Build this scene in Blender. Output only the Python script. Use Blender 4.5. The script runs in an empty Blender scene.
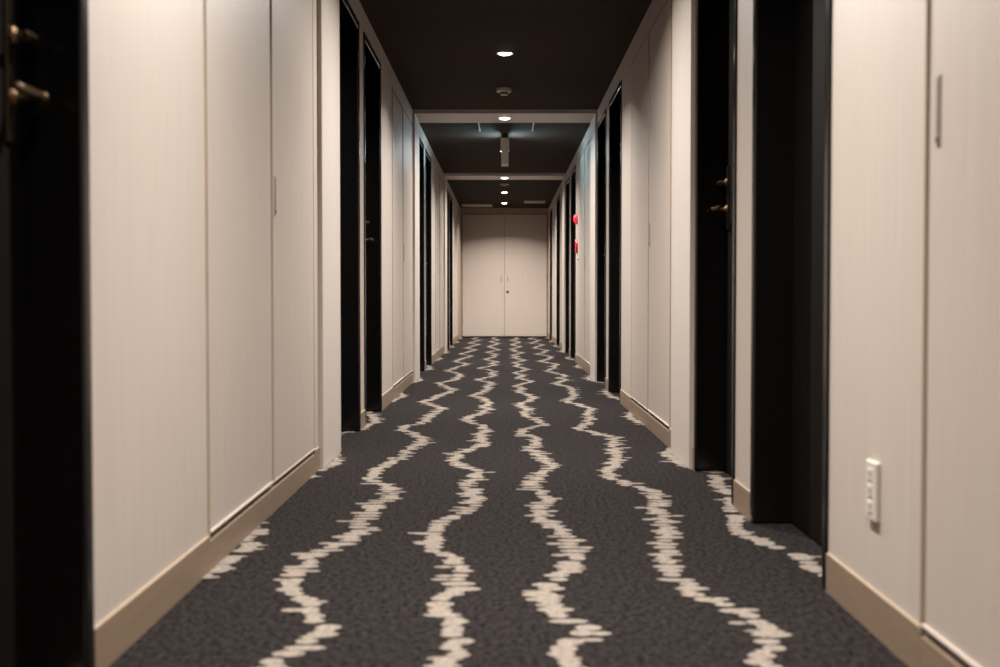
import bpy, bmesh, math, random
from mathutils import Vector
random.seed(7)
sc = bpy.context.scene
COL = sc.collection
XL, XR = -0.755, 0.772          # wall faces
CEIL = 2.245
DOOR_H = 2.125
END = 21.75
NEAR = -3.4
F, EYE = 1250.0, 0.70

# ------------------------------------------------------------------ materials
def new_mat(name):
    m = bpy.data.materials.new(name); m.use_nodes = True
    nt = m.node_tree
    return m, nt, nt.nodes['Principled BSDF']

def nd(nt, typ, **kw):
    n = nt.nodes.new(typ)
    for k, v in kw.items():
        if k in n.inputs: n.inputs[k].default_value = v
        else: setattr(n, k, v)
    return n

def plain(name, col, rough=.5, metal=0, spec=.5, bump=0, bscale=200, vary=0):
    m, nt, p = new_mat(name)
    p.inputs['Roughness'].default_value = rough
    p.inputs['Metallic'].default_value = metal
    p.inputs['Specular IOR Level'].default_value = spec
    tc = nd(nt, 'ShaderNodeTexCoord')
    no = nd(nt, 'ShaderNodeTexNoise', Scale=bscale, Detail=3.0)
    nt.links.new(tc.outputs['Object'], no.inputs['Vector'])
    mx = nd(nt, 'ShaderNodeMix', data_type='RGBA')
    mx.inputs[6].default_value = (*[c*(1-vary) for c in col], 1)
    mx.inputs[7].default_value = (*[min(1, c*(1+vary)) for c in col], 1)
    nt.links.new(no.outputs['Fac'], mx.inputs[0])
    nt.links.new(mx.outputs[2], p.inputs['Base Color'])
    if bump:
        b = nd(nt, 'ShaderNodeBump', Strength=bump, Distance=.002)
        nt.links.new(no.outputs['Fac'], b.inputs['Height'])
        nt.links.new(b.outputs['Normal'], p.inputs['Normal'])
    return m

def grain(name, c1, c2, rough, scale=(60, 60, 1.2), bump=.05, spec=.4):
    """vertical (or lengthwise) wood grain laminate"""
    m, nt, p = new_mat(name)
    p.inputs['Roughness'].default_value = rough
    p.inputs['Specular IOR Level'].default_value = spec
    tc = nd(nt, 'ShaderNodeTexCoord')
    mp = nd(nt, 'ShaderNodeMapping'); mp.inputs['Scale'].default_value = scale
    nt.links.new(tc.outputs['Object'], mp.inputs['Vector'])
    n1 = nd(nt, 'ShaderNodeTexNoise', Scale=1.0, Detail=5.0, Roughness=.65)
    n2 = nd(nt, 'ShaderNodeTexNoise', Scale=5.0, Detail=3.0)
    nt.links.new(mp.outputs['Vector'], n1.inputs['Vector'])
    nt.links.new(mp.outputs['Vector'], n2.inputs['Vector'])
    ad = nd(nt, 'ShaderNodeMath', operation='ADD')
    nt.links.new(n1.outputs['Fac'], ad.inputs[0]); nt.links.new(n2.outputs['Fac'], ad.inputs[1])
    mr = nd(nt, 'ShaderNodeMapRange'); mr.inputs[1].default_value = .7; mr.inputs[2].default_value = 1.3
    nt.links.new(ad.outputs[0], mr.inputs[0])
    mx = nd(nt, 'ShaderNodeMix', data_type='RGBA')
    mx.inputs[6].default_value = (*c1, 1); mx.inputs[7].default_value = (*c2, 1)
    nt.links.new(mr.outputs[0], mx.inputs[0])
    nt.links.new(mx.outputs[2], p.inputs['Base Color'])
    b = nd(nt, 'ShaderNodeBump', Strength=bump, Distance=.001)
    nt.links.new(ad.outputs[0], b.inputs['Height']); nt.links.new(b.outputs['Normal'], p.inputs['Normal'])
    return m

def carpet(name, c1, c2):
    m, nt, p = new_mat(name)
    p.inputs['Roughness'].default_value = 1.0
    p.inputs['Specular IOR Level'].default_value = .05
    tc = nd(nt, 'ShaderNodeTexCoord')
    mp = nd(nt, 'ShaderNodeMapping'); mp.inputs['Scale'].default_value = (1, .62, 1)
    nt.links.new(tc.outputs['Object'], mp.inputs['Vector'])
    n1 = nd(nt, 'ShaderNodeTexNoise', Scale=74.0, Detail=4.0, Roughness=.8)
    n2 = nd(nt, 'ShaderNodeTexVoronoi', Scale=240.0)
    for n in (n1, n2): nt.links.new(mp.outputs['Vector'], n.inputs['Vector'])
    mr = nd(nt, 'ShaderNodeMapRange'); mr.inputs[1].default_value = .38; mr.inputs[2].default_value = .64
    nt.links.new(n1.outputs['Fac'], mr.inputs[0])
    mx = nd(nt, 'ShaderNodeMix', data_type='RGBA')
    mx.inputs[6].default_value = (*c1, 1); mx.inputs[7].default_value = (*c2, 1)
    nt.links.new(mr.outputs[0], mx.inputs[0])
    nt.links.new(mx.outputs[2], p.inputs['Base Color'])
    ad = nd(nt, 'ShaderNodeMath', operation='SUBTRACT')
    nt.links.new(n1.outputs['Fac'], ad.inputs[0]); nt.links.new(n2.outputs['Distance'], ad.inputs[1])
    b = nd(nt, 'ShaderNodeBump', Strength=.5, Distance=.004)
    nt.links.new(ad.outputs[0], b.inputs['Height']); nt.links.new(b.outputs['Normal'], p.inputs['Normal'])
    return m

def glow(name, col, strength):
    m, nt, p = new_mat(name)
    p.inputs['Base Color'].default_value = (*col, 1)
    p.inputs['Emission Color'].default_value = (*col, 1)
    p.inputs['Emission Strength'].default_value = strength
    return m

M = {}
M['wall'] = grain('cream_wood_laminate', (.378, .322, .285), (.442, .381, .341), .5, (70, 70, 1.6))
M['closet'] = grain('cream_closet_laminate', (.366, .309, .272), (.43, .368, .328), .48, (70, 70, 1.6))
M['post'] = grain('pale_portal_laminate', (.435, .386, .350), (.48, .429, .392), .5, (90, 90, 1.2), .03)
M['base'] = grain('tan_wood_base', (.178, .124, .087), (.22, .155, .109), .45, (6, 6, 60), .05)
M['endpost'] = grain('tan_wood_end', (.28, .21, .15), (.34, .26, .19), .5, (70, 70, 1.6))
M['enddoor'] = grain('beige_door_skin', (.435, .362, .318), (.46, .385, .34), .5, (50, 50, 1.5), .02)
M['ceil'] = grain('dark_brown_woven_paper', (.024, .0155, .0115), (.047, .032, .0245), .85, (3, 110, 3), .25, .06)
M['black'] = grain('black_stained_wood', (.003, .0025, .0023), (.006, .0048, .0042), .7, (60, 60, 1.5), .05, .04)
M['frame'] = plain('black_lacquer_frame', (.003, .0025, .0024), .2, 0, .45, vary=.1)
M['brass'] = plain('aged_brass', (.13, .082, .042), .38, 1, vary=.15)
M['plate'] = plain('dark_bronze_plate', (.035, .024, .015), .4, 1, vary=.15)
M['steel'] = plain('satin_steel', (.30, .275, .25), .45, .8, vary=.06)
M['dark'] = plain('dark_slot', (.012, .01, .009), .7)
M['white'] = plain('off_white_plastic', (.50, .455, .395), .4, vary=.03)
M['ring'] = plain('white_enamel_ring', (.75, .72, .66), .35, vary=.03)
M['grille'] = plain('beige_vent_paint', (.36, .30, .24), .5, vary=.05)
M['signbody'] = plain('grey_beige_sign_case', (.56, .50, .43), .45, vary=.05)
M['red'] = plain('red_plastic', (.62, .012, .02), .3, vary=.05)
M['redglow'] = glow('lit_red_lens', (.9, .02, .05), .55)
M['lamp'] = glow('warm_white_lens', (1.0, .93, .84), 22.0)
M['panel'] = glow('cool_white_sign_panel', (.55, .86, 1.0), 48.0)
M['dark_carpet'] = carpet('charcoal_carpet', (.0013, .0011, .0011), (.032, .0265, .0258))
M['pale_carpet'] = carpet('cream_carpet', (.155, .130, .111), (.275, .235, .203))

# ------------------------------------------------------------------ mesh helpers
def box(bm, x0, x1, y0, y1, z0, z1, mi=0):
    x0, x1 = min(x0, x1), max(x0, x1); y0, y1 = min(y0, y1), max(y0, y1); z0, z1 = min(z0, z1), max(z0, z1)
    v = [bm.verts.new(p) for p in ((x0,y0,z0),(x1,y0,z0),(x1,y1,z0),(x0,y1,z0),(x0,y0,z1),(x1,y0,z1),(x1,y1,z1),(x0,y1,z1))]
    for f in ((0,3,2,1),(4,5,6,7),(0,1,5,4),(1,2,6,5),(2,3,7,6),(3,0,4,7)):
        bm.faces.new([v[i] for i in f]).material_index = mi
    return v

def lathe(bm, prof, axis='z', origin=(0,0,0), seg=28, mi=0):
    """prof: list of (radius, along). axis: direction of 'along'"""
    o = Vector(origin); rings = []
    def place(r, a, t):
        c, s = r*math.cos(t), r*math.sin(t)
        return o + (Vector((c, s, a)) if axis == 'z' else Vector((a, c, s)) if axis == 'x' else Vector((s, a, c)))
    for r, a in prof:
        if r < 1e-6: rings.append([bm.verts.new(place(0, a, 0))])
        else: rings.append([bm.verts.new(place(r, a, 2*math.pi*i/seg)) for i in range(seg)])
    for A, B in zip(rings, rings[1:]):
        for i in range(seg):
            j = (i+1) % seg
            if len(A) == 1 and len(B) == 1: continue
            if len(A) == 1: f = bm.faces.new((A[0], B[i], B[j]))
            elif len(B) == 1: f = bm.faces.new((A[i], A[j], B[0]))
            else: f = bm.faces.new((A[i], A[j], B[j], B[i]))
            f.material_index = mi; f.smooth = True

def obj(name, bm, mats, parent=None, bevel=0, seg=2, loc=None):
    bmesh.ops.recalc_face_normals(bm, faces=bm.faces)
    me = bpy.data.meshes.new(name); bm.to_mesh(me); bm.free()
    for m in (mats if isinstance(mats, (list, tuple)) else [mats]): me.materials.append(m)
    o = bpy.data.objects.new(name, me); COL.objects.link(o)
    if parent: o.parent = parent
    if loc: o.location = loc
    if bevel:
        b = o.modifiers.new('bevel', 'BEVEL'); b.width = bevel; b.segments = seg; b.limit_method = 'ANGLE'
        b.harden_normals = False
    return o

def tag(o, label=None, cat=None, group=None, kind=None):
    if label: o['label'] = label
    if cat: o['category'] = cat
    if group: o['group'] = group
    if kind: o['kind'] = kind
    return o

def empty(name, loc, **kw):
    o = bpy.data.objects.new(name, None); COL.objects.link(o); o.location = loc
    o.empty_display_size = .1
    return tag(o, **kw)

def kids(o): return [c for c in bpy.data.objects if c.parent == o]

def copy_tree(o, parent=None):
    c = o.copy(); COL.objects.link(c)
    if parent: c.parent = parent
    for ch in kids(o): copy_tree(ch, c)
    return c

# ------------------------------------------------------------------ layout (y = distance along the hallway)
L_DOORS = [(1.36, 2.27), (5.66, 6.52), (6.74, 7.66), (10.92, 11.80), (12.02, 12.93), (16.20, 17.08), (17.30, 18.24)]
R_DOORS = [(2.96, 3.88), (4.16, 5.04), (8.23, 9.17), (9.45, 10.33), (13.47, 14.40), (14.73, 15.60), (17.28, 18.25), (20.05, 20.90)]
L_CLOSETS = [(3.17, 4.06, 4.94), (8.45, 9.34, 10.22), (13.73, 14.62, 15.50)]
R_CLOSETS = [(1.40, 2.29), (5.79, 6.68, 7.54), (11.07, 11.96, 12.82)]
PORTALS = [(5.07, 5.62), (10.35, 10.90), (15.64, 16.18)]
BASE_H, CL_TOP, CL_DEPTH = .092, 2.115, .03

def wall(name, X, s, doors, closets, label):
    bm = bmesh.new(); X2 = X + s*.30
    cuts = sorted([(a, b, 'd') for a, b in doors] + [(c[0], c[-1], 'c') for c in closets])
    y = NEAR
    for a, b, k in cuts:
        if a > y: box(bm, X, X2, y, a, 0, CEIL+.04)
        if k == 'd': box(bm, X, X2, a, b, DOOR_H, CEIL+.04)
        else:
            box(bm, X, X2, a, b, CL_TOP, CEIL+.04)
            box(bm, X + s*CL_DEPTH, X2, a, b, 0, CL_TOP)
            box(bm, X, X + s*CL_DEPTH, a, b, 0, BASE_H-.012)
        y = b
    box(bm, X, X2, y, END, 0, CEIL+.04)
    o = obj(name, bm, M['wall']); tag(o, label, 'wall', kind='structure')
    # baseboard: one run per solid stretch, slightly proud, top lip coloured paler to paint in caught light; lower under the closets
    bm = bmesh.new(); y = NEAR
    for a, b, k in cuts + [(END, END, 'd')]:
        spans = []
        yy = y
        for p0, p1 in PORTALS + [(END, END)]:
            if p1 <= yy or p0 >= a: continue
            if p0 > yy: spans.append((yy, p0))
            yy = max(yy, p1)
        if yy < a: spans.append((yy, a))
        for p, q in spans:
            if q - p > .02:
                box(bm, X - s*.006, X + s*.004, p+.002, q-.002, 0, BASE_H-.004)
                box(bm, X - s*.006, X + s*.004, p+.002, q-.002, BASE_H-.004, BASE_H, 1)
        if k == 'c': box(bm, X - s*.006, X + s*.004, a, b, 0, BASE_H-.016)
        y = b
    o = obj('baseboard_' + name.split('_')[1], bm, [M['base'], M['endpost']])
    tag(o, 'tan wood baseboard running along the foot of the ' + name.split('_')[1] + ' wall', 'baseboard', kind='structure')

wall('wall_left', XL, -1, L_DOORS, L_CLOSETS, 'left hallway wall of cream wood grain laminate')
wall('wall_right', XR, 1, R_DOORS, R_CLOSETS, 'right hallway wall of cream wood grain laminate')

# ceiling
bm = bmesh.new(); box(bm, XL-.3, XR+.3, NEAR-.2, END+.4, CEIL, CEIL+.15)
tag(obj('ceiling', bm, M['ceil']), 'dark brown woven ceiling of the hallway', 'ceiling', kind='structure')

# end wall with door opening, near wall behind the viewer
DX0, DX1, DTOP = -.748, .768, 2.16
bm = bmesh.new()
box(bm, XL-.3, XR+.3, END, END+.3, DTOP, CEIL+.04)
box(bm, XL-.3, DX0, END, END+.3, 0, DTOP); box(bm, DX1, XR+.3, END, END+.3, 0, DTOP)
tag(obj('wall_far', bm, M['endpost']), 'narrow tan wall framing the double door at the end of the hallway', 'wall', kind='structure')
bm = bmesh.new(); box(bm, XL-.3, XR+.3, NEAR-.2, NEAR, 0, CEIL+.04)
tag(obj('wall_near', bm, M['wall']), 'cream wall closing the near end of the hallway behind the viewer', 'wall', kind='structure')

# tan board on the left wall just before the end door
bm = bmesh.new(); box(bm, XL-.002, XL+.008, 20.5, END-.03, 0, DTOP)
tag(obj('trim_4', bm, M['endpost'], bevel=.002), 'tan wood end board on the left wall beside the far double door', 'trim', kind='structure')

# portals (posts + soffit)
ords = ['nearest', 'second', 'farthest']
for i, (a, b) in enumerate(PORTALS):
    bm = bmesh.new(); xl, xr, zs = XL+.020, XR-.020, CEIL-.034
    # one continuous U: outline in x-z extruded in y
    pts = [(XL-.01, 0), (xl, 0), (xl, zs), (xr, zs), (xr, 0), (XR+.01, 0), (XR+.01, CEIL+.01), (XL-.01, CEIL+.01)]
    f = [bm.verts.new((x, a, z)) for x, z in pts]; g = [bm.verts.new((x, b, z)) for x, z in pts]
    quads = [(0,1,2,7), (7,2,3,6), (6,3,4,5)]
    for q in quads:
        bm.faces.new([f[k] for k in q]); bm.faces.new([g[k] for k in reversed(q)])
    for k in range(8):
        j = (k+1) % 8; bm.faces.new((f[k], f[j], g[j], g[k]))
    o = obj('trim_%d' % (i+1), bm, M['post'], bevel=.003)
    tag(o, 'pale cream portal of two posts and a soffit across the hallway, ' + ['nearest of the three', 'second of the three, just before the hanging exit sign', 'farthest of the three, nearest the double door'][i], 'portal', kind='structure')

# ------------------------------------------------------------------ carpet with woven stripes
def P(pts):      # points read off the floor of the photo -> metres on the floor
    th = math.atan(36.5/F); yw = math.atan(4/F); out = []
    for x, y in pts:
        X, Y, Z = (x-500)/F, (333.5-y)/F, 1
        Y, Z = Y*math.cos(th)-Z*math.sin(th), Y*math.sin(th)+Z*math.cos(th)
        X, Z = X*math.cos(yw)-Z*math.sin(yw), X*math.sin(yw)+Z*math.cos(yw)
        t = -EYE/Y; out.append((Z*t, X*t))
    return sorted(out)
SA = [(262,667),(269,664.8),(290,655.2),(306,644.7),(315,636),(319,625.4),(320,616.6),(308,609),(302.6,598),(292,589.5),(295.6,582.4),(294,574.5),(306,567.5),(311,558),(330.6,547),(347,540),(356,531),(361,522),(366.6,516.6),(368,509),(383,502),(392,493),(377,484),(370,478),(377,470.7),(388,464),(402.6,458),(407,451),(419,443.7),(425.5,440.5),(420,436),(410,432),(402,430),(408.6,426),(420,423.6),(428,419),(433.3,413.8),(443.7,409),(432,404.7),(423,402),(432,399),(442.4,395),(453,390),(446,386),(439,383),(455,379.7),(461.5,374.5),(448,370.7),(467,364),(454.3,361.6),(471.8,356),(459.9,354),(475.7,350),(465.4,348),(479,344.5),(469.4,343),(480.5,340),(472.6,339),(479,337)]
SB = [(440,667),(440,662),(450,654),(450,646),(454,637),(456,626),(448,619),(444,610),(441,602),(452,594),(462,586),(464,578),(466,569),(458,563),(446,556),(436,552),(433,547),(431,541),(434.7,532.6),(438.5,524),(452,518),(465,511),(473,505),(474.6,499.4),(469,493),(467,486),(476.5,478.5),(476.5,472),(463,466),(455.6,460.5),(457.5,454),(471,449),(482.7,444),(482.7,438.5),(480,434.6),(486.6,430),(480,425),(466,421),(468.4,417),(482.7,413),(489,408.6),(484,406.7),(489,402),(480,397.6),(471,396),(484,391.7),(490.5,388.5),(486,386.4),(494,384.4),(487.7,382),(476.5,380),(494,375.7),(490,373),(496,371.3),(479.7,368.3),(495.6,365),(492,363.4),(496.8,361.8),(483.7,359.3),(497,356.6),(493,355.5),(498,354.3),(486,352.4),(498.8,350),(488.5,346.5),(498.8,343.5),(490,341.7),(498.8,340),(492.4,338.4),(497,337)]
SC = [(566,667),(564,653),(570,645),(581,636),(582,628),(568,620),(554,613),(548,602),(547,592),(546,587),(556,581),(556,574),(568,570),(576,563),(575,556),(571.5,547),(569.6,537),(560,531.7),(548.7,526),(539,518.4),(541,511.8),(539,505),(548.7,499.4),(546.8,493.7),(535.4,489),(529.7,484),(537.3,476.6),(550.6,468),(548.7,462),(536.4,454),(530.8,448.6),(532,443.7),(537.8,440),(529.4,436.7),(522.4,434),(529.4,428),(542,424.8),(539,421),(529.4,417),(523.8,413.6),(529.4,409.4),(519.6,406),(526.6,401),(535,397.5),(526.6,394.7),(519.6,392),(522.4,389),(515.5,386),(531,382),(518.3,377.7),(523,375.3),(514.3,373),(529.4,369.7),(515,366.2),(519.9,364.2),(512.7,362.8),(525.4,360.2),(513.5,357.8),(517,356.6),(512,355.4),(523,353),(512.7,351),(516,350),(511,349),(521.4,346.7),(512,344.7),(519.9,342.2),(511,340.4),(518.3,338.8),(513,337)]
SD = [(764,667),(768,658),(772,650),(770,642),(766,636),(758,627),(750,618),(730,612),(726,605),(708,599),(690,592),(680,584),(664,576),(663,569),(664,560),(665,550),(671,538),(663.6,531),(665.4,522),(663.6,516.6),(656.4,510),(660,501),(653,493),(636.6,488),(620.4,482.4),(611.4,477),(611.4,470),(615,461),(614.8,450.7),(614.8,444.4),(613.4,438),(600.8,435),(589.6,432),(579.8,429),(584,424.8),(591,419),(589.6,414),(591,408.7),(582.6,406),(570,402.4),(567,400),(572.8,396),(574,391),(572.8,388.4),(561.6,385),(552.4,383.6),(567,380),(559.6,378),(566,376),(546,371),(554.8,368.2),(552.5,366.5),(558.8,364.6),(539.7,361.2),(548,359.4),(552,356.6),(535.7,354),(544.5,352.3),(547.7,350.3),(533.4,348),(543.7,344.7),(530,343.3),(540.5,340.2),(529.4,339),(536,337)]
traces = [P(t) for t in (SA, SB, SC, SD)]
PER = 1.79
def interp(tr, y):
    if y < tr[0][0]: y += PER*math.ceil((tr[0][0]-y)/PER)
    if y >= tr[-1][0]: return tr[-1][1]
    for (a, xa), (b, xb) in zip(tr, tr[1:]):
        if a <= y <= b: return xa + (xb-xa)*(y-a)/max(1e-6, b-a)
    return tr[-1][1]

bm = bmesh.new()
box(bm, XL-.3, XR+.3, NEAR-.2, END+.3, -.05, 0)
def dash(xc, hw, y, hd):
    n = 6; pts = []
    for i in range(n+1):
        u = math.cos(math.pi*i/n); pts.append((xc+hw*u, y+hd*(1-abs(u)**2.4)**.7))
    for i in range(1, n):
        u = -math.cos(math.pi*i/n); pts.append((xc+hw*u, y-hd*(1-abs(u)**2.4)**.7))
    pts = [(min(max(px, XL-.28), XR+.28), py) for px, py in pts]
    z = .0006 + random.random()*.0007
    bm.faces.new([bm.verts.new((px, py, z)) for px, py in pts]).material_index = 1
ROW = .050
rnd = random.Random(11)
n = int((END-.02 - (-1.0))/ROW)
for si in range(4):
    tr = traces[si]; carry = 0
    for k in range(n):
        y = -1.0 + ROW*(k+.5)
        carry = .25*carry + rnd.uniform(-.018, .018)
        xc = interp(tr, y) + carry
        d = interp(tr, y+ROW) - interp(tr, y)
        rx = rnd.choice((.024, .029, .034, .044))
        dash(xc, rx, y + rnd.uniform(-.007, .007), rnd.uniform(.017, .025))
        if abs(d) > .028:                      # the line runs sideways here: tufts side by side
            m = int(abs(d)/.040) + 1
            for q in range(1, m): dash(xc + d*q/m, rnd.uniform(.022, .030), y + ROW*q/m, rnd.uniform(.014, .020))
        t = rnd.random()
        if t < .22: dash(xc+rnd.choice((-1, 1))*rnd.uniform(.030, .046), rnd.uniform(.020, .028), y+rnd.uniform(-.012, .012), rnd.uniform(.011, .017))
        elif t < .30: dash(xc+rnd.uniform(-.012, .012), rnd.uniform(.036, .046), y+ROW*.5, rnd.uniform(.011, .015))
        elif t < .72: dash(xc + d*.5, rnd.uniform(.016, .028), y+ROW*.5, rnd.uniform(.010, .014))
# the two edge stripes that dip in and out along the walls and into the door recesses
RE_ = P([(819,567),(809,561),(794.8,555),(778.6,551),(766,544),(748,537),(742,527),(742,519.6),(735,505),(728,491),(718,484),(720,477),(714,471.7)]) 
LE_ = P([(219.6,567),(232,556),(244.8,548),(246,540.6),(258,533.6),(256,529)])
def edge(y, side):
    c = RE_ if side > 0 else LE_
    if c[0][0] <= y <= c[-1][0]: return interp(c, y)
    if side > 0: return .800 - .072*math.cos(2*math.pi*(y-5.40)/1.775)
    return -.787 + .070*math.cos(2*math.pi*(y-5.20)/1.765)
for side in (-1, 1):
    carry = 0
    for k in range(n):
        y = -1.0 + ROW*(k+.5)
        carry = .5*carry + rnd.uniform(-.010, .010)
        if rnd.random() < .06: continue
        dash(edge(y, side)+carry*1.5, rnd.uniform(.024, .034), y, rnd.uniform(.020, .027))
        d = edge(y+ROW, side) - edge(y, side)
        for q in range(1, int(abs(d)/.034)+1):
            if abs(d) > .03: dash(edge(y, side) + d*q/(int(abs(d)/.034)+1), rnd.uniform(.022, .030), y + ROW*q/(int(abs(d)/.034)+1), rnd.uniform(.014, .020))
        if rnd.random() < .45: dash(edge(y, side)+rnd.uniform(-.035, .035), rnd.uniform(.026, .046), y+ROW*.5, rnd.uniform(.010, .015))
fl = obj('floor', bm, [M['dark_carpet'], M['pale_carpet']])
tag(fl, 'charcoal hallway carpet with cream wavy dashed stripes', 'floor', kind='structure')

# ------------------------------------------------------------------ black room doors in recesses
def make_door(X, s, a, b, depth, name, label, latch_far=True):
    """s=+1: right wall. Local origin at the far jamb on the wall face"""
    r = empty(name, (X, b, 0), label=label, cat='door', kind='structure')
    w = b-a; jw = .042
    bm = bmesh.new(); x0, x1 = -s*.007, s*(depth+.06)
    pts = [(-w, 0), (-w+jw, 0), (-w+jw, DOOR_H-jw), (-jw, DOOR_H-jw), (-jw, 0), (0, 0), (0, DOOR_H), (-w, DOOR_H)]
    f = [bm.verts.new((x0, y, z)) for y, z in pts]; g = [bm.verts.new((x1, y, z)) for y, z in pts]
    for q in [(0,1,2,7), (7,2,3,6), (6,3,4,5)]:
        bm.faces.new([f[k] for k in q]); bm.faces.new([g[k] for k in reversed(q)])
    for k in range(8):
        j = (k+1) % 8; bm.faces.new((f[k], f[j], g[j], g[k]))
    obj('door_frame', bm, M['frame'], r, bevel=.008, seg=4)
    bm = bmesh.new(); box(bm, s*depth, s*(depth+.04), -w+jw+.003, -jw-.003, .006, DOOR_H-jw-.003)
    obj('door_leaf', bm, M['black'], r, bevel=.002)
    yl = -.103 if latch_far else -w+.103
    q = 1 if latch_far else -1
    bm = bmesh.new(); box(bm, s*(depth-.007), s*(depth+.002), yl-.021, yl+.021, .965, 1.215)
    pl = obj('lock_plate', bm, M['plate'], r, bevel=.003)
    bm = bmesh.new()
    lathe(bm, [(0, s*(depth-.003)), (.018, s*(depth-.003)), (.018, s*(depth-.012)), (.008, s*(depth-.014)), (.0075, s*(depth-.05))], 'x', (0, yl, 1.045))
    lathe(bm, [(.0075, s*(depth-.046)), (.0085, s*(depth-.05)), (.0085, s*(depth-.066)), (0, s*(depth-.068))], 'x', (0, yl, 1.045))
    box(bm, s*(depth-.066), s*(depth-.049), yl-q*.125, yl+q*.004, 1.0385, 1.0515)
    obj('lever_handle', bm, M['brass'], pl, bevel=.004)
    bm = bmesh.new()
    lathe(bm, [(0, s*(depth-.003)), (.017, s*(depth-.003)), (.017, s*(depth-.013)), (.009, s*(depth-.016)), (.009, s*(depth-.036)), (0, s*(depth-.038))], 'x', (0, yl, 1.15))
    box(bm, s*(depth-.044), s*(depth-.030), yl-.018, yl+.018, 1.146, 1.154)
    obj('thumbturn', bm, M['brass'], pl, bevel=.002)
    return r
ldesc = ['nearest black door on the left, brass lever and thumbturn close to the viewer',
         'black door on the left directly behind the nearest cream post',
         'black door on the left between a slim cream strip and a closet wall panel',
         'black door on the left directly behind the second portal',
         'black door on the left beyond the exit sign, before the far closet',
         'black door on the left directly behind the third portal',
         'last black door on the left before the tan end board']
rdesc = ['nearest black door on the right, beside the wall panel with the outlet',
         'black door on the right with brass lever, just before the nearest cream post',
         'black door on the right just beyond the closet with the upper latch',
         'black door on the right just before the second portal',
         'black door on the right next to the two red fire alarm fittings',
         'black door on the right just before the third portal',
         'black door on the right behind the third portal',
         'last black door on the right beside the far double door']
k = 1
for i, ((a, b), d) in enumerate(zip(L_DOORS, ldesc)): make_door(XL, -1, a, b, .10, 'door_%d' % k, d, i % 2 == 0); k += 1
for i, ((a, b), d) in enumerate(zip(R_DOORS, rdesc)): make_door(XR, 1, a, b, .113, 'door_%d' % k, d, i % 2 == 1); k += 1

# ------------------------------------------------------------------ cream closets set flush in the walls
def flush_handle(y, s, X, parent, o=0):
    bm = bmesh.new()
    box(bm, -s*(.0035+o), s*.002, y-.0095, y+.0095, .967, 1.095)
    h = obj('flush_handle', bm, M['steel'], parent, bevel=.003)
    bm = bmesh.new(); box(bm, -s*(.0042+o), -s*(.003+o), y-.0055, y+.0055, .995, 1.088)
    obj('finger_slot', bm, plain('handle_slot', (.25, .225, .20), .5, .8) if 'slot' not in M else M['slot'], h)
    bm = bmesh.new(); lathe(bm, [(.0062, -s*(.003+o)), (.0062, -s*(.0048+o)), (0, -s*(.005+o))], 'x', (0, y, .980), 16)
    obj('keyhole', bm, M['dark'], h)
M['seam'] = plain('shadow_gap_brown', (.10, .065, .04), .7, vary=.05)
M['slot'] = plain('brushed_handle_slot', (.27, .24, .215), .5, .8)
def make_closet(X, s, ys, handle_leaf, handle_side, label, latch=False):
    r = empty('service_closet', (X, ys[0], 0), label=label, cat='closet', group='cream closets along the hallway')
    bm = bmesh.new(); L = ys[-1]-ys[0]
    box(bm, s*.0235, s*.0305, .0, L, BASE_H-.012, CL_TOP)
    box(bm, -s*.005, s*.030, -.004, .005, BASE_H-.012, CL_TOP+.002, 1); box(bm, -s*.005, s*.030, L-.005, L+.004, BASE_H-.012, CL_TOP+.002, 1)
    obj('closet_frame', bm, [M['seam'], M['endpost']], r)
    for i, (a, b) in enumerate(zip(ys, ys[1:])):
        a0, b0 = a-ys[0]+(.0075 if i else .010), b-ys[0]-(.0075 if i < len(ys)-2 else .010)
        bm = bmesh.new(); box(bm, -s*.0045*(i > 0), s*.022, a0, b0, BASE_H+.006, CL_TOP-.016)
        lf = obj('closet_door', bm, [M['closet'], M['endpost']], r, bevel=.0012)
        for p_ in lf.data.polygons:
            if abs(p_.normal.y) > .9: p_.material_index = 1
        bm = bmesh.new(); box(bm, -s*.0072, s*.004, a0, b0, BASE_H+.003, BASE_H+.009)
        obj('bottom_rail', bm, M['closet'], lf, bevel=.001)
        if i == handle_leaf:
            flush_handle(a0+.032 if handle_side < 0 else b0-.050, s, X, lf, .0045*(i > 0))
            if latch:
                bm = bmesh.new(); box(bm, -s*.005, s*.002, b0-.03, b0-.014, 1.93, 1.965)
                obj('latch', bm, M['steel'], lf, bevel=.002)
    return r
make_closet(XL, -1, L_CLOSETS[0], 1, -1, 'cream two door closet on the left, nearest the viewer, before the first post')
make_closet(XL, -1, L_CLOSETS[1], 1, -1, 'cream two door closet on the left, just before the second portal')
make_closet(XL, -1, L_CLOSETS[2], 1, -1, 'cream two door closet on the left, just before the third portal')
make_closet(XR, 1, R_CLOSETS[0], 0, 1, 'cream closet door on the right, nearest the viewer, beside the outlet panel')
make_closet(XR, 1, R_CLOSETS[1], 0, 1, 'cream two door closet on the right beyond the first post, small latch at its top', True)
make_closet(XR, 1, R_CLOSETS[2], 0, 1, 'cream two door closet on the right, tinted by the exit sign glow')

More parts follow.
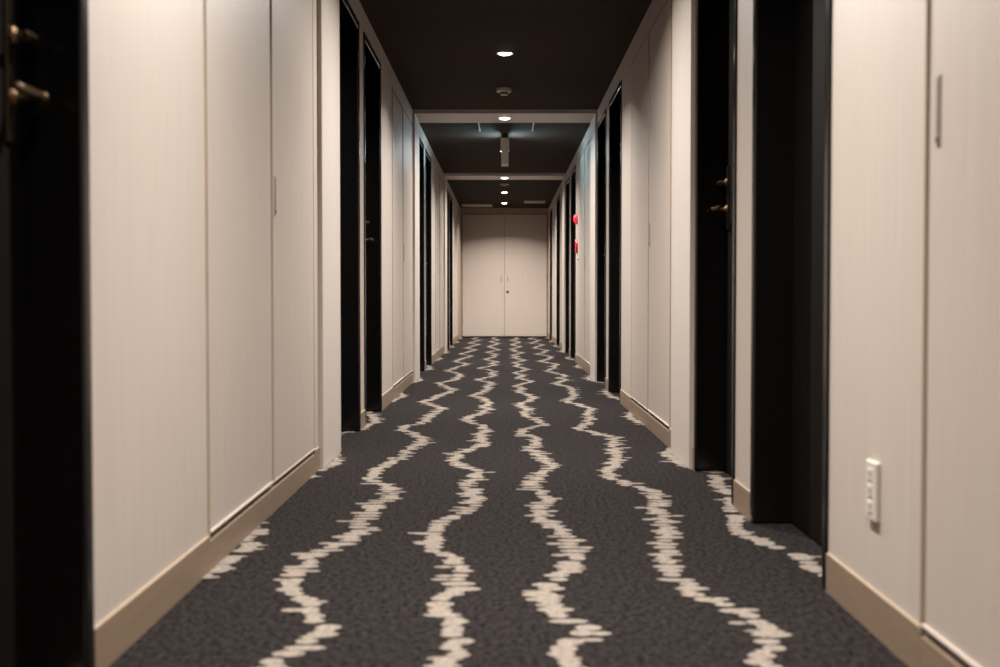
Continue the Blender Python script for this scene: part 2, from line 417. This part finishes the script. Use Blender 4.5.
# ------------------------------------------------------------------ double door at the end
r = empty('door_16', (0, END, 0), label='beige double door closing the far end of the hallway', cat='door', kind='structure')
bm = bmesh.new()
pts = [(DX0, 0), (DX0+.014, 0), (DX0+.014, DTOP-.014), (DX1-.014, DTOP-.014), (DX1-.014, 0), (DX1, 0), (DX1, DTOP), (DX0, DTOP)]
f = [bm.verts.new((x, .0, z)) for x, z in pts]; g = [bm.verts.new((x, .10, z)) for x, z in pts]
for q in [(0,1,2,7), (7,2,3,6), (6,3,4,5)]:
    bm.faces.new([f[i] for i in q]); bm.faces.new([g[i] for i in reversed(q)])
for i in range(8):
    j = (i+1) % 8; bm.faces.new((f[i], f[j], g[j], g[i]))
obj('door_frame', bm, M['endpost'], r)
bm = bmesh.new(); box(bm, DX0+.014, DX1-.014, .06, .09, 0, DTOP-.014)
obj('door_stop', bm, M['dark'], r)
mid = .008
for s, x0, x1 in ((-1, DX0+.024, mid-.002), (1, mid+.002, DX1-.024)):
    bm = bmesh.new(); box(bm, x0, x1, .014, .055, .018, DTOP-.026)
    lf = obj('door_leaf', bm, M['enddoor'], r, bevel=.002)
    px = mid + s*.056
    bm = bmesh.new(); box(bm, px-.010, px+.010, .006, .016, .96, 1.10)
    ph = obj('flush_pull', bm, M['enddoor'], lf, bevel=.003)
    bm = bmesh.new(); box(bm, px-.006, px+.006, .0045, .0075, .965, 1.055)
    obj('finger_slot', bm, M['slot'], ph)
    for z in (.30, 1.03, 1.9):
        hx = (x0-.005) if s < 0 else (x1+.005)
        bm = bmesh.new(); lathe(bm, [(0, -.055), (.007, -.055), (.007, .055), (0, .055)], 'z', (hx, .008, z), 12)
        obj('hinge', bm, M['plate'], lf)
    if s > 0:
        bm = bmesh.new(); lathe(bm, [(.021, .016), (.021, .006), (.015, .003), (0, .003)], 'y', (px, 0, .79), 20)
        obj('lock_cylinder', bm, M['plate'], lf)
bm = bmesh.new(); box(bm, -.01, .095, -.012, .012, DTOP-.030, DTOP-.012)
obj('door_catch', bm, M['steel'], r, bevel=.003)

# ------------------------------------------------------------------ ceiling fittings
def make_downlight():
    r = empty('downlight', (0, 0, 0))
    bm = bmesh.new(); lathe(bm, [(.043, .012), (.043, -.001), (.046, -.003), (.054, -.003), (.056, -.0005), (.056, .004)], 'z', seg=36)
    obj('trim_ring', bm, M['ring'], r)
    bm = bmesh.new(); lathe(bm, [(.0435, .002), (.040, -.004), (.028, -.009), (.014, -.0105), (0, -.011)], 'z', seg=36)
    obj('lens', bm, M['lamp'], r)
    return r
LIGHTS = [(.02, CEIL, 'straight above the viewer'), (2.70, CEIL, 'just ahead of the viewer before the nearest portal'),
          (5.35, CEIL-.034, 'in the soffit of the nearest portal'), (7.98, CEIL, 'nearest one in view, on the dark ceiling before the smoke detector'),
          (10.62, CEIL-.034, 'in the soffit of the second portal'), (13.28, CEIL, 'on the dark ceiling mostly hidden behind the exit sign'),
          (15.90, CEIL-.034, 'in the soffit of the third portal'), (18.52, CEIL, 'on the ceiling beyond the third portal, first of two'),
          (20.60, CEIL, 'on the ceiling beyond the third portal, closest to the double door')]
proto = make_downlight()
POWER, SPREAD, LCOL = 100, 136, (1, .943, .868)
SOFFIT_POWER, SOFFIT_SPREAD, SMOOTH = 122, 158, 2.2
for i, (y, z, d) in enumerate(LIGHTS):
    o = proto if i == 0 else copy_tree(proto)
    o.location = (.006, y, z)
    tag(o, 'round recessed downlight ' + d, 'ceiling light', 'downlights along the hallway')
for i, (y, z, d) in enumerate(LIGHTS):
    ld = bpy.data.lights.new('downlight_beam', 'AREA'); ld.energy = POWER; ld.color = LCOL
    ld.shape = 'DISK'; ld.size = .07; ld.spread = math.radians(SPREAD if z == CEIL else SOFFIT_SPREAD)
    ld.energy = POWER if z == CEIL else SOFFIT_POWER
    ld.use_nodes = True; nt = ld.node_tree; em = nt.nodes['Emission']
    fo = nt.nodes.new('ShaderNodeLightFalloff'); fo.inputs['Strength'].default_value = 1.0; fo.inputs['Smooth'].default_value = SMOOTH
    nt.links.new(fo.outputs['Quadratic'], em.inputs['Strength'])
    lo = bpy.data.objects.new('downlight_beam', ld); COL.objects.link(lo); lo.location = (.006, y, z-.014)

def make_detector():
    r = empty('smoke_detector', (0, 0, 0))
    bm = bmesh.new(); lathe(bm, [(0, 0), (.052, 0), (.056, -.004), (.056, -.026), (.050, -.034), (.034, -.036)], 'z', seg=32)
    obj('detector_base', bm, M['white'], r)
    bm = bmesh.new(); lathe(bm, [(.034, -.035), (.028, -.038), (.028, -.048)], 'z', seg=32)
    obj('sensor_neck', bm, M['dark'], r)
    bm = bmesh.new(); lathe(bm, [(.028, -.047), (.030, -.050), (.026, -.056), (0, -.058)], 'z', seg=32)
    obj('sensor_cap', bm, M['white'], r)
    return r
d1 = make_detector(); d1.location = (.0, 9.28, CEIL)
tag(d1, 'round white smoke detector on the dark ceiling before the second portal', 'smoke detector', 'smoke detectors')
d2 = copy_tree(d1); d2.location = (.005, 17.15, CEIL); d2.scale = (1.1, 1.1, .4)
tag(d2, 'small smoke detector on the ceiling just behind the third portal', 'smoke detector', 'smoke detectors')

# hanging two-sided exit sign seen edge on
r = empty('exit_sign', (.008, 11.86, CEIL), label='slim two sided exit sign hanging edge on below the ceiling, glowing bluish white', cat='sign')
bm = bmesh.new(); box(bm, -.030, .030, .02, .22, -.042, 0)
obj('ceiling_bracket', bm, M['dark'], r, bevel=.003)
bm = bmesh.new(); box(bm, -.026, .026, .012, .25, -.28, -.040); box(bm, -.034, .034, .004, .256, -.285, -.262)
box(bm, -.041, .041, .0, .014, -.165, -.042); box(bm, -.034, .034, .0, .014, -.285, -.16)
box(bm, -.027, .027, .246, .26, -.285, -.042); 
obj('sign_case', bm, M['signbody'], r, bevel=.003)
for s in (-1, 1):
    bm = bmesh.new(); box(bm, s*.025, s*.0275, .016, .244, -.258, -.042)
    obj('lit_panel', bm, M['panel'], r)

for s, x, d in ((-1, -.225, 'left'), (1, .262, 'right')):
    bm = bmesh.new(); box(bm, -.006, .006, 0, .62, -.012, 0); box(bm, -.009, .009, .585, .62, -.016, 0)
    o = obj('ceiling_bar', bm, M['ring'], loc=(x, 10.98, CEIL), bevel=.0015)
    tag(o, 'thin white bar on the ceiling behind the second portal, %s of the exit sign' % d, 'bar', 'thin ceiling bars beside the exit sign')

def make_vent(w, l, loc, nslat, label):
    r = empty('air_vent', loc, label=label, cat='air vent')
    bm = bmesh.new(); t = .022; z0 = -.012
    box(bm, -w/2, w/2, 0, t, z0, 0); box(bm, -w/2, w/2, l-t, l, z0, 0)
    box(bm, -w/2, -w/2+t, t, l-t, z0, 0); box(bm, w/2-t, w/2, t, l-t, z0, 0)
    obj('vent_frame', bm, M['grille'], r, bevel=.002)
    bm = bmesh.new(); box(bm, -w/2+t, w/2-t, t, l-t, -.002, 0)
    obj('vent_backing', bm, M['dark'], r)
    for k in range(nslat):
        y = t + (l-2*t)*(k+.5)/nslat
        bm = bmesh.new(); v = box(bm, -w/2+t, w/2-t, y-.014, y+.012, -.008, -.005)
        for q in v:
            if q.co.y > y: q.co.z -= .004
        obj('slat', bm, M['grille'], r)
make_vent(.51, .52, (-.455, 20.85, CEIL), 9, 'wide beige ceiling vent left of the last downlight, close to the double door')
make_vent(.34, .42, (.495, 20.10, CEIL), 7, 'smaller beige ceiling vent right of the last downlight')

# ------------------------------------------------------------------ wall fittings
# outlet on the right wall panel
r = empty('wall_outlet', (XR, 2.59, .298), label='off white three gang outlet low on the right wall panel', cat='outlet')
bm = bmesh.new(); box(bm, -.011, .001, -.036, .036, -.062, .062)
obj('cover_plate', bm, M['white'], r, bevel=.004, seg=3)
for z in (-.034, 0, .034):
    bm = bmesh.new(); box(bm, -.0135, -.010, -.013, .013, z-.0125, z+.0125)
    g_ = obj('socket', bm, M['white'], r, bevel=.0015)
    bm = bmesh.new()
    for yy in (-.006, .006): box(bm, -.0138, -.0134, yy-.0012, yy+.0012, z-.005, z+.005)
    obj('slot', bm, M['dark'], g_)
# fire alarm lamp and call point
r = empty('alarm_lamp', (XR, 13.16, 1.52), label='red glowing alarm lamp dome on the right wall, above the red call point', cat='alarm lamp')
bm = bmesh.new(); lathe(bm, [(0, .003), (.060, .003), (.060, -.007), (.052, -.010)], 'x'); obj('lamp_base', bm, M['red'], r)
bm = bmesh.new(); lathe(bm, [(.052, -.009), (.050, -.022), (.040, -.034), (.022, -.041), (0, -.043)], 'x'); obj('lamp_dome', bm, M['redglow'], r)
r = empty('alarm_call_point', (XR, 13.16, 1.232), label='round red fire call point on the right wall, below the alarm lamp', cat='call point')
bm = bmesh.new(); lathe(bm, [(0, .003), (.074, .003), (.074, -.012), (.066, -.022), (.050, -.025), (.046, -.020)], 'x'); obj('call_body', bm, M['red'], r)
bm = bmesh.new(); lathe(bm, [(.047, -.020), (.030, -.021), (0, -.021)], 'x'); obj('push_cover', bm, M['ring'], r)
bm = bmesh.new(); lathe(bm, [(.018, -.020), (.018, -.026), (0, -.027)], 'x'); obj('push_button', bm, M['dark'], r)
r = empty('phone_jack', (XR, 13.0, 1.095), label='tiny dark round jack on the right wall under the red call point', cat='jack')
bm = bmesh.new(); lathe(bm, [(0, .003), (.020, .003), (.020, -.006), (.012, -.008)], 'x', seg=20); obj('jack_ring', bm, M['steel'], r)
bm = bmesh.new(); lathe(bm, [(.012, -.007), (0, -.007)], 'x', seg=20); obj('jack_hole', bm, M['dark'], r)

# ------------------------------------------------------------------ world, camera, view
w = bpy.data.worlds.new('world'); sc.world = w; w.use_nodes = True
w.node_tree.nodes['Background'].inputs[0].default_value = (0, 0, 0, 1)
cam = bpy.data.cameras.new('camera'); co = bpy.data.objects.new('camera', cam); COL.objects.link(co)
cam.sensor_width = 36; cam.lens = F/1000*36; cam.clip_start = .02
co.location = (0, 0, EYE)
co.rotation_euler = (math.pi/2 - math.atan(36.5/F), 0, math.atan(4/F))
cam.dof.use_dof = True; cam.dof.focus_distance = 9.0; cam.dof.aperture_fstop = 3.6
sc.camera = co
sc.view_settings.view_transform = 'Standard'; sc.view_settings.look = 'None'
sc.view_settings.gamma = 1; sc.view_settings.use_curve_mapping = False
sc.view_settings.exposure = 0.0
sc.cycles.max_bounces = 12; sc.cycles.diffuse_bounces = 8
